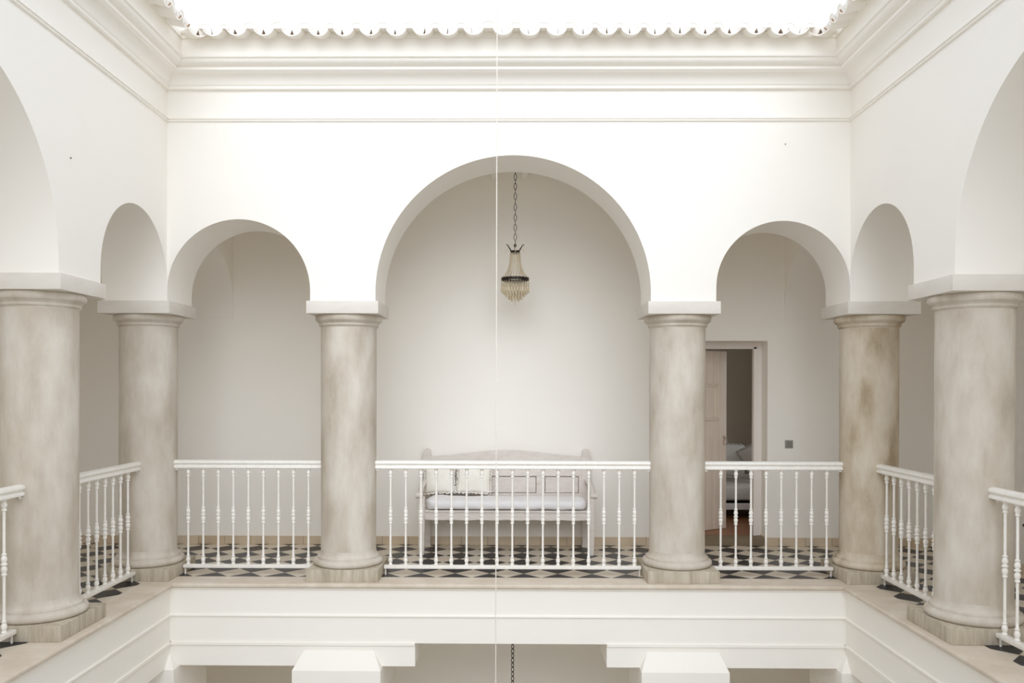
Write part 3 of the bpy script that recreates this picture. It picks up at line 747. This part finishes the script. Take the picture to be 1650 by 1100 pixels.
# ------------------------------------------------------------------ black chair in the right gallery
chair = thing('chair', 'black metal chair just inside the right edge, only its bar tips showing', 'chair', (4.06, 6.17, 0))
bm = bmesh.new()
def rr(x0, x1, y0, y1, z, r=.011, c=.05):
    pts = []
    for cx_, cy_, a0 in ((x1-c, y1-c, 0), (x0+c, y1-c, PI/2), (x0+c, y0+c, PI), (x1-c, y0+c, 1.5*PI)):
        for q in range(5): pts.append((cx_+c*math.cos(a0+PI/2*q/4), cy_+c*math.sin(a0+PI/2*q/4), z))
    tube(bm, pts, r, 8, closed=True)
rr(-.215, .20, -.22, .22, .535); rr(-.205, .20, -.21, .21, .485)
for q in range(7): tube(bm, [(-.20, -.18+.06*q, .535), (.19, -.18+.06*q, .535)], .006, 6)
finish('seat', bm, iron, chair, 50)
for x, y in ((-.12, -.15), (-.12, .02), (.17, -.15), (.17, .02)):
    bm = bmesh.new(); tube(bm, [(x, y, .49), (x*1.05, y*1.0, .25), (x*1.1, y, 0)], .011, 8); finish('leg', bm, iron, chair, 50)
bm = bmesh.new(); tube(bm, [(.19, -.17, .53), (.215, -.17, .85), (.215, -.12, .93), (.215, .12, .93), (.215, .17, .85), (.19, .17, .53)], .011, 8)
for q in range(3): tube(bm, [(.20, -.17, .65+.09*q), (.20, .17, .65+.09*q)], .006, 6)
finish('backrest', bm, iron, chair, 50)

# ------------------------------------------------------------------ eaves: pan tiles with mortar plugs, cover tiles between
RP, TKN = .080, .011
def half_pipe(bm, r0, r1, L_, up, th, a0=0.0, n=14, mi_in=1):
    """pipe along local y from 0 to L_; concave side up (up=1) or down (-1)"""
    def ring(y, r): return [bm.verts.new((r*math.cos(PI+ a0+(PI-2*a0)*i/n), y, up*r*math.sin(PI+a0+(PI-2*a0)*i/n))) for i in range(n+1)]
    o0, o1, i0, i1 = ring(0, r0), ring(L_, r1), ring(0, r0-th), ring(L_, r1-th)
    for i in range(n):
        bm.faces.new((o0[i], o0[i+1], o1[i+1], o1[i])); f_ = bm.faces.new((i0[i], i1[i], i1[i+1], i0[i+1])); f_.material_index = mi_in
        bm.faces.new((o0[i], i0[i], i0[i+1], o0[i+1])); bm.faces.new((o1[i], o1[i+1], i1[i+1], i1[i]))
    for q in (0, n): bm.faces.new((o0[q], o1[q], i1[q], i0[q]))
def pan_tile(label, group, loc, rot, gap, skew):
    bm = bmesh.new(); half_pipe(bm, RP, RP*.9, .40, 1, TKN, a0=.25)
    for v in bm.verts: v.co.z *= .84
    o = finish('roof_tile', bm, [plaster, clay], None, 40, loc); o.rotation_euler = (math.radians(11), 0, rot); tag(o, label, 'roof tile', group)
    bm = bmesh.new(); r = RP-TKN+.001; zt_ = -.006
    ap = (skew*.02, -.018 if gap > .2 else -.010); g = gap*.10
    def arc(a, b, n=9): return [(r*math.cos(a+(b-a)*i/n), .84*r*math.sin(a+(b-a)*i/n)) for i in range(n+1)]
    ac = 1.5*PI+skew*.18
    left = [(-r*.97, zt_)]+arc(PI+.22, ac-g/2/r)+[ap]+[(ap[0]*.5, zt_)]
    right = [(ap[0]*.5+.0005, zt_)]+[(ap[0]+.0005, ap[1])]+arc(ac+g/2/r, 2*PI-.22)+[(r*.97, zt_)]
    for pl in (left, right): prism(bm, pl, .012, .09, lambda a, b, t: (a, t, b))
    finish('mortar_plug', bm, plaster, o)
    return o
def cover_tile(label, group, loc, rot, w):
    bm = bmesh.new(); half_pipe(bm, w, w*.9, .40, -1, TKN, a0=0.1, mi_in=0)
    for v in bm.verts: v.co.z *= .85
    o = finish('cover_tile', bm, plaster, None, 40, loc); o.rotation_euler = (math.radians(11), 0, rot); tag(o, label, 'roof tile', group)
    bm = bmesh.new(); r = w-TKN+.001
    prism(bm, [(-r*.99, .004)]+[(r*math.cos(PI-PI*i/10), .85*r*math.sin(PI*i/10)) for i in range(1, 10)]+[(r*.99, .004)], .003, .36, lambda a, b, t: (a, t, b))
    finish('mortar_plug', bm, plaster, o)
    return o
fx = [-2.404, -2.284, -2.104, -1.895, -1.682, -1.479, -1.285, -1.087, -0.884, -0.682, -0.489, -0.294, -0.07, 0.134, 0.337, 0.536, 0.722, 0.905, 1.093, 1.276, 1.463, 1.655, 1.847, 2.034, 2.17, 2.330]
gp = [.30, .10, .34, .34, .30, .28, .26, .25, .22, .20, .14, .10, .06, .06, .06, .10, .16, .12, .14, .20, .26, .30, .34, .45, .08, .40]
ED = .345; ZE = 4.305
la = 'half-round roof tile with white mortar plug along the far eave'; lb = 'white arched cover tile between the far eave tiles'
for i, x in enumerate(fx):
    if 0 < i < len(fx)-1: pan_tile(la, 'pan tiles along the far eave', (x, YF-ED, ZE+random.uniform(-.004, .004)), 0, gp[i], random.uniform(-1, 1))
for i in range(0, len(fx)-1):
    a, b = fx[i], fx[i+1]; cover_tile(lb, 'cover tiles along the far eave', ((a+b)/2, YF-ED+.012, ZE-.014), 0, max(.052, (b-a)/2-.040))
# corner tiles set diagonally
pan_tile('roof tile set in the left inner corner of the eaves', None, (-2.395, YF-ED+.012, ZE-.002), PI*.20, .30, .2)
pan_tile('roof tile set in the right inner corner of the eaves', None, (2.325, YF-ED+.012, ZE-.002), -PI*.20, .42, .2)
for side, sx, rot, lab, lab2, ys in (('left', XL+ED, PI/2, 'half-round roof tile with white mortar plug along the left eave', 'white arched cover tile between the left eave tiles', [6.27, 6.11, 5.92, 5.72]),
                    ('right', XR-ED, -PI/2, 'half-round roof tile with white mortar plug along the right eave', 'white arched cover tile between the right eave tiles', [6.34, 6.20, 6.04, 5.84])):
    while ys[-1] > 4.6: ys.append(ys[-1]-.20)
    for y in ys: pan_tile(lab, 'pan tiles along the %s eave' % side, (sx, y, ZE+random.uniform(-.004, .004)), rot, random.choice((.15, .25, .3)), random.uniform(-1, 1))
    for a, b in zip(ys, ys[1:]): cover_tile(lab2, 'cover tiles along the %s eave' % side, (sx+(-.012 if side == 'left' else .012), (a+b)/2, ZE-.014), rot, max(.052, (a-b)/2-.040))
